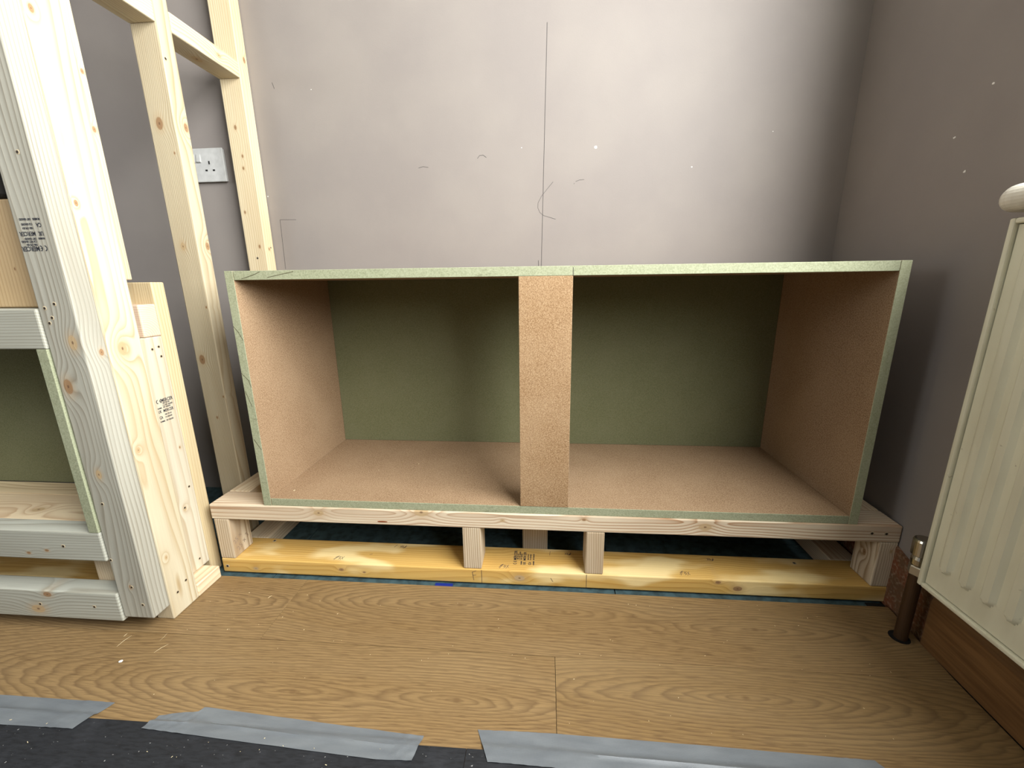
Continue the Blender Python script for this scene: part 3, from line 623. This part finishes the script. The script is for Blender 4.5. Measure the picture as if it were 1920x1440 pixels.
# rim round the panel
for (a, b) in (((XRd-0.004, RY0-0.0075, RZ0), (XRd+0.012, RY0, RZ1)), ((XRd-0.004, RY1, RZ0), (XRd+0.012, RY1+0.0075, RZ1)), ((XRd-0.004, RY1+0.0076, RZ0), (XRd+0.012, RY0-0.0076, RZ0+0.0075)), ((XRd-0.004, RY1+0.0076, RZ1-0.0075), (XRd+0.012, RY0-0.0076, RZ1))):
    box('rim', rad, a, b, mrad, 0.0022)
box('back_sheet', rad, (XRd+0.006, RY1+0.01, RZ0+0.008), (XRd+0.0115, RY0-0.008, RZ1-0.008), mrad, 0.001)
fins = bmesh.new()
for k in range(24):
    y = -0.16 - k*0.053; q = bmesh.ops.create_cube(fins, size=1)['verts']
    for v in q: v.co = Vector((v.co.x*0.026+XRd+0.0245-1.30, v.co.y*0.022+y+0.9, v.co.z*0.54+0.436-0.13))
fo = link('convector_fins', fins, (1.30, -0.9, 0.13), mrad, rad); tag(fo, kind='stuff')
# valve and pipe
vx, vy = 1.320, -0.100
val = empty('radiator_valve', (vx, vy, ZU), 'chrome radiator valve on a dull brown copper pipe beside the radiator', 'valve')
m_chr = NT('worn_chrome', 0.28); m_chr.b.inputs['Metallic'].default_value = 1.0; m_chr.color(lin(176, 172, 160)); m_chr = m_chr.m
m_cop = NT('aged_copper', 0.5); m_cop.b.inputs['Metallic'].default_value = 0.55; m_cop.color(lin(84, 64, 46)); m_cop = m_cop.m
lathe('pipe', val, (vx, vy, 0), [(0.0105, -0.055), (0.0105, 0.136)], m_cop)
lathe('gland_nut', val, (vx, vy, 0.143), [(0.0118, -0.011), (0.0138, -0.009), (0.0138, 0.006), (0.0120, 0.008)], m_chr, n=6)
lathe('valve_body', val, (vx, vy, 0.158), [(0.0095, -0.010), (0.0125, -0.004), (0.0130, 0.006), (0.0105, 0.014)], m_chr)
lathe('valve_cap', val, (vx, vy, 0.186), [(0.0112, -0.016), (0.0152, -0.013), (0.0155, 0.014), (0.0140, 0.0178), (0.0110, 0.0190)], m_chr, n=28)
lathe('union', val, (vx, vy-0.006, 0.158), [(0.0070, 0.0), (0.0070, -0.02), (0.0095, -0.02), (0.0095, -0.032)], m_chr, n=6, axis='y')
ho = lathe('pipe_hole_shade', floor, (vx-0.002, vy, ZF+0.0002), [(0.0165, 0.0), (0.0165, 0.0004)], plain('hole_shade_black', (10, 9, 8), 0.95));  # black disc laid on the laminate, painting the shade inside the hole
box('floor_gap_shade', floor, (1.318, -0.021, ZF-0.002), (1.352, -0.012, ZF+0.0004), plain('gap_shade_black', (10, 9, 8), 0.95))  # solid black strip; the shade at the gap's end is its colour

# ================================================================== FLOOR COVERING AND TAPE
def mat_black():
    t = NT('black_mat', 0.72, 0.3); o = t.obj(); n = t.noise(t.vmath('MULTIPLY', o, (1, 4, 1)), 60, 4); n2 = t.noise(o, 22, 3); n3 = t.noise(o, 260, 2)
    c = t.mix(t.mr(n, 0.45, 0.7), lin(34, 36, 40), lin(24, 25, 28)); c = t.mix(t.mr(n2, 0.55, 0.75, 0, 0.35), c, lin(58, 60, 66)); c = t.mix(t.mr(n3, 0.73, 0.76), c, lin(150, 150, 150)); t.color(c); t.bump(n, 0.5, 0.002); return t.m
mb = mat_black()
m1 = prism('floor_mat', None, [(-1.6, -0.366), (-0.20, -0.3535), (-0.044, -0.3506), (0.25, -0.3490), (0.4478, -0.3529), (0.5300, -0.3522), (0.5288, -1.2), (-1.6, -1.2)], 'z', ZF+0.0001, ZF+0.0022, mb, bev=0.0004); tag(m1, 'black protective floor mat at the bottom left, left of the seam', 'floor mat')
m2 = prism('floor_mat', None, [(0.5306, -0.3521), (0.70, -0.3500), (1.30, -0.356), (1.30, -1.2), (0.5294, -1.2)], 'z', ZF+0.0001, ZF+0.0022, mb, bev=0.0004); tag(m2, 'black protective floor mat at the bottom, right of the seam, mostly under tape', 'floor mat')
def tape_mat():
    t = NT('silver_duct_tape', 0.42, 0.45); o = t.obj(); n = t.noise(t.vmath('MULTIPLY', o, (1, 5, 1)), 14, 3)
    wv = t.n('ShaderNodeTexWave', wave_type='BANDS', bands_direction='X'); t.put(wv.inputs['Vector'], o); wv.inputs['Scale'].default_value = 260
    wv2 = t.n('ShaderNodeTexWave', wave_type='BANDS', bands_direction='Y'); t.put(wv2.inputs['Vector'], o); wv2.inputs['Scale'].default_value = 260
    c = t.mix(t.mr(n, 0.35, 0.7), lin(116, 122, 127), lin(104, 110, 116)); t.color(c); t.b.inputs['Metallic'].default_value = 0.15
    t.bump(t.math('ADD', wv.outputs['Fac'], wv2.outputs['Fac']), 0.2, 0.0004); return t.m
mt = tape_mat()
def tape(poly, label, ridge=0.0):
    """torn strip: a draped sheet, low on the laminate and riding up over the mat edge"""
    xs_ = [p[0] for p in poly]; x0, x1 = min(xs_), max(xs_)
    top = sorted([p for p in poly if p[2] == 't']); bot = sorted([p for p in poly if p[2] == 'b'])
    def ev(c, x):
        if x <= c[0][0]: return c[0][1]
        for a, b in zip(c, c[1:]):
            if x <= b[0]: return a[1]+(b[1]-a[1])*(x-a[0])/max(1e-6, b[0]-a[0])
        return c[-1][1]
    bm = bmesh.new(); NX = 90; NYt = 14; rnd = random.Random(len(poly)); g = []
    for i in range(NX+1):
        t = i/NX; row = []
        for j in range(NYt+1):
            s = j/NYt
            xt = top[0][0]+(top[-1][0]-top[0][0])*t; xb = bot[0][0]+(bot[-1][0]-bot[0][0])*t
            yt_ = ev(top, xt); yb_ = ev(bot, xb); x = xt+(xb-xt)*s; y = yt_+(yb_-yt_)*s
            edge = -0.3465; h = max(0, min(1, (edge+0.003 - y)/0.006)); z = ZF+0.00035+0.0030*(h*h*(3-2*h))
            z += 0.0015*math.exp(-((s-0.52-0.06*math.sin(x*9))/0.05)**2)
            z += 0.0003*math.sin(x*70+3*s)*math.sin(s*9+x*20)
            if t < 0.16 or t > 0.93: z += 0.0009*abs(math.sin(x*160+s*7))
            row.append(bm.verts.new((x, y, max(z, ZF+0.0003))))
        g.append(row)
    for i in range(NX):
        for j in range(NYt): bm.faces.new((g[i][j], g[i][j+1], g[i+1][j+1], g[i+1][j]))
    ext = bmesh.ops.extrude_face_region(bm, geom=bm.faces[:])
    for v in [q for q in ext['geom'] if isinstance(q, bmesh.types.BMVert)]: v.co.z += 0.00025
    bmesh.ops.recalc_face_normals(bm, faces=bm.faces[:])
    c = Vector((x0, -0.35, ZF)); 
    for v in bm.verts: v.co -= c
    o = link('duct_tape', bm, c, mt, None, smooth=True); o.data.set_sharp_from_angle(angle=math.radians(40)); tag(o, label, 'tape', 'strips of silver duct tape along the mat edge'); return o
tape([(-0.75, -0.329, 't'), (-0.2736, -0.3254, 't'), (-0.0629, -0.3243, 't'), (-0.75, -0.374, 'b'), (-0.2085, -0.3712, 'b'), (-0.085, -0.3695, 'b')], 'strip of silver duct tape at the left edge of the photo')
tape([(0.0307, -0.3392, 't'), (0.0600, -0.3320, 't'), (0.0895, -0.3284, 't'), (0.0935, -0.3205, 't'), (0.28, -0.330, 't'), (0.4624, -0.3392, 't'), (0.022, -0.3612, 'b'), (0.12, -0.3650, 'b'), (0.40, -0.3768, 'b'), (0.4549, -0.3749, 'b')], 'middle strip of silver duct tape with a torn notch near its left end')
tape([(0.5425, -0.3242, 't'), (0.6598, -0.3213, 't'), (0.90, -0.3225, 't'), (1.112, -0.3257, 't'), (0.5634, -0.3685, 'b'), (0.75, -0.3700, 'b'), (1.150, -0.3760, 'b')], 'longest strip of silver duct tape, at the bottom right')
# small litter
m_sl = plain('pale_sliver', (236, 220, 180), 0.8)
def sliver(p, q, r, label, name='wood_sliver'):
    bm = bmesh.new(); a = Vector((p[0], p[1], ZF+0.0006)); b = Vector((q[0], q[1], ZF+0.0016)); d = (b-a).normalized(); s = Vector((-d.y, d.x, 0))
    m_ = (a+b)/2 + s*(b-a).length*0.06; c = a.copy(); pts_ = [a, m_, b]; rr = []
    for k, pt in enumerate(pts_):
        w_ = r*(0.35, 1.0, 0.3)[k]; rr.append([bm.verts.new(pt-c+s*w_*math.cos(t_)+Vector((0, 0, 1))*w_*0.6*math.sin(t_)) for t_ in (0.3, 2.4, 4.5)])
    for k in range(2):
        for j in range(3): bm.faces.new((rr[k][j], rr[k][(j+1) % 3], rr[k+1][(j+1) % 3], rr[k+1][j]))
    bm.faces.new(rr[0]); bm.faces.new(rr[2]); bmesh.ops.recalc_face_normals(bm, faces=bm.faces[:])
    o = link(name, bm, c, m_sl, None); tag(o, label, 'wood sliver', 'wood slivers on the laminate'); return o
sliver((-0.1703, -0.2232), (-0.1655, -0.1983), 0.0007, 'thin pale wood sliver on laminate, left one of the pair before the nearest stud')
sliver((-0.0863, -0.2304), (-0.0747, -0.2119), 0.0007, 'thin pale wood sliver on laminate, right one of the pair before the nearest stud')
sliver((0.0382, -0.0843), (0.0435, -0.0776), 0.0009, 'short pale wood sliver on the laminate just in front of the plinth, left part')
sliver((-0.1800, -0.2010), (-0.1790, -0.1935), 0.0007, 'curly splinter hanging at the right end of the lowest left rail')
sliver((-0.1010, -0.1870), (-0.0985, -0.2060), 0.0003, 'hair-thin fibre on the laminate in front of the doubled stud')
bm = bmesh.new(); bmesh.ops.create_icosphere(bm, subdivisions=1, radius=0.0034)
for v in bm.verts: v.co = Vector((v.co.x*1.2, v.co.y*0.9, v.co.z*0.5))*(0.8+0.4*random.random())
ch = link('plaster_chip', bm, (-0.1298, -0.2526, ZF+0.0016), SPK); tag(ch, 'small white plaster chip on the laminate near the left pair of slivers', 'plaster chip')
bt = box('tape_scrap', None, (0.392, -0.0150, ZU+0.0001), (0.433, -0.004, ZU+0.0008), plain('blue_tape', (18, 40, 130), 0.5), 0.0); tag(bt, 'small bright blue tape scrap in the gap below the yellow timber', 'tape scrap')
bm = bmesh.new(); rnd = random.Random(3)
def grain_at(x, y, z, s):
    q = bmesh.ops.create_cube(bm, size=1)['verts']; a = rnd.random()*3.1; l = s*(1+2*rnd.random())
    for v in q:
        X_, Y_ = v.co.x*l, v.co.y*s*0.6; v.co = Vector((X_*math.cos(a)-Y_*math.sin(a)+x, X_*math.sin(a)+Y_*math.cos(a)+y, v.co.z*s*0.4+z))
for k in range(80): grain_at(rnd.uniform(-0.1, 1.25), rnd.uniform(-0.31, -0.03), ZF+0.0004, rnd.uniform(0.0004, 0.0010))
for k in range(16): grain_at(rnd.uniform(-0.35, 0.5), rnd.uniform(-0.40, -0.36), ZF+0.0045, rnd.uniform(0.0005, 0.0013))
sd = link('sawdust', bm, (0, 0, 0), m_sl); tag(sd, 'scattered sawdust crumbs on the laminate and mat', 'sawdust', kind='stuff')
bm = bmesh.new()
for (x, y, s) in ((0.0514, 0.0391, 0.0022), (0.2096, 0.1564, 0.0018), (0.3029, 0.2006, 0.0018), (0.35, 0.1, 0.0008), (0.82, 0.12, 0.001), (0.95, 0.2, 0.0008), (0.16, 0.05, 0.0008)): grain_at(x, y, CZ0+T+0.0008, s)
sd2 = link('wood_crumbs', bm, (0, 0, 0), m_sl); tag(sd2, 'few pale wood crumbs on the cabinet floor', 'wood crumbs', kind='stuff')
print('OBJECTS', len(bpy.data.objects))
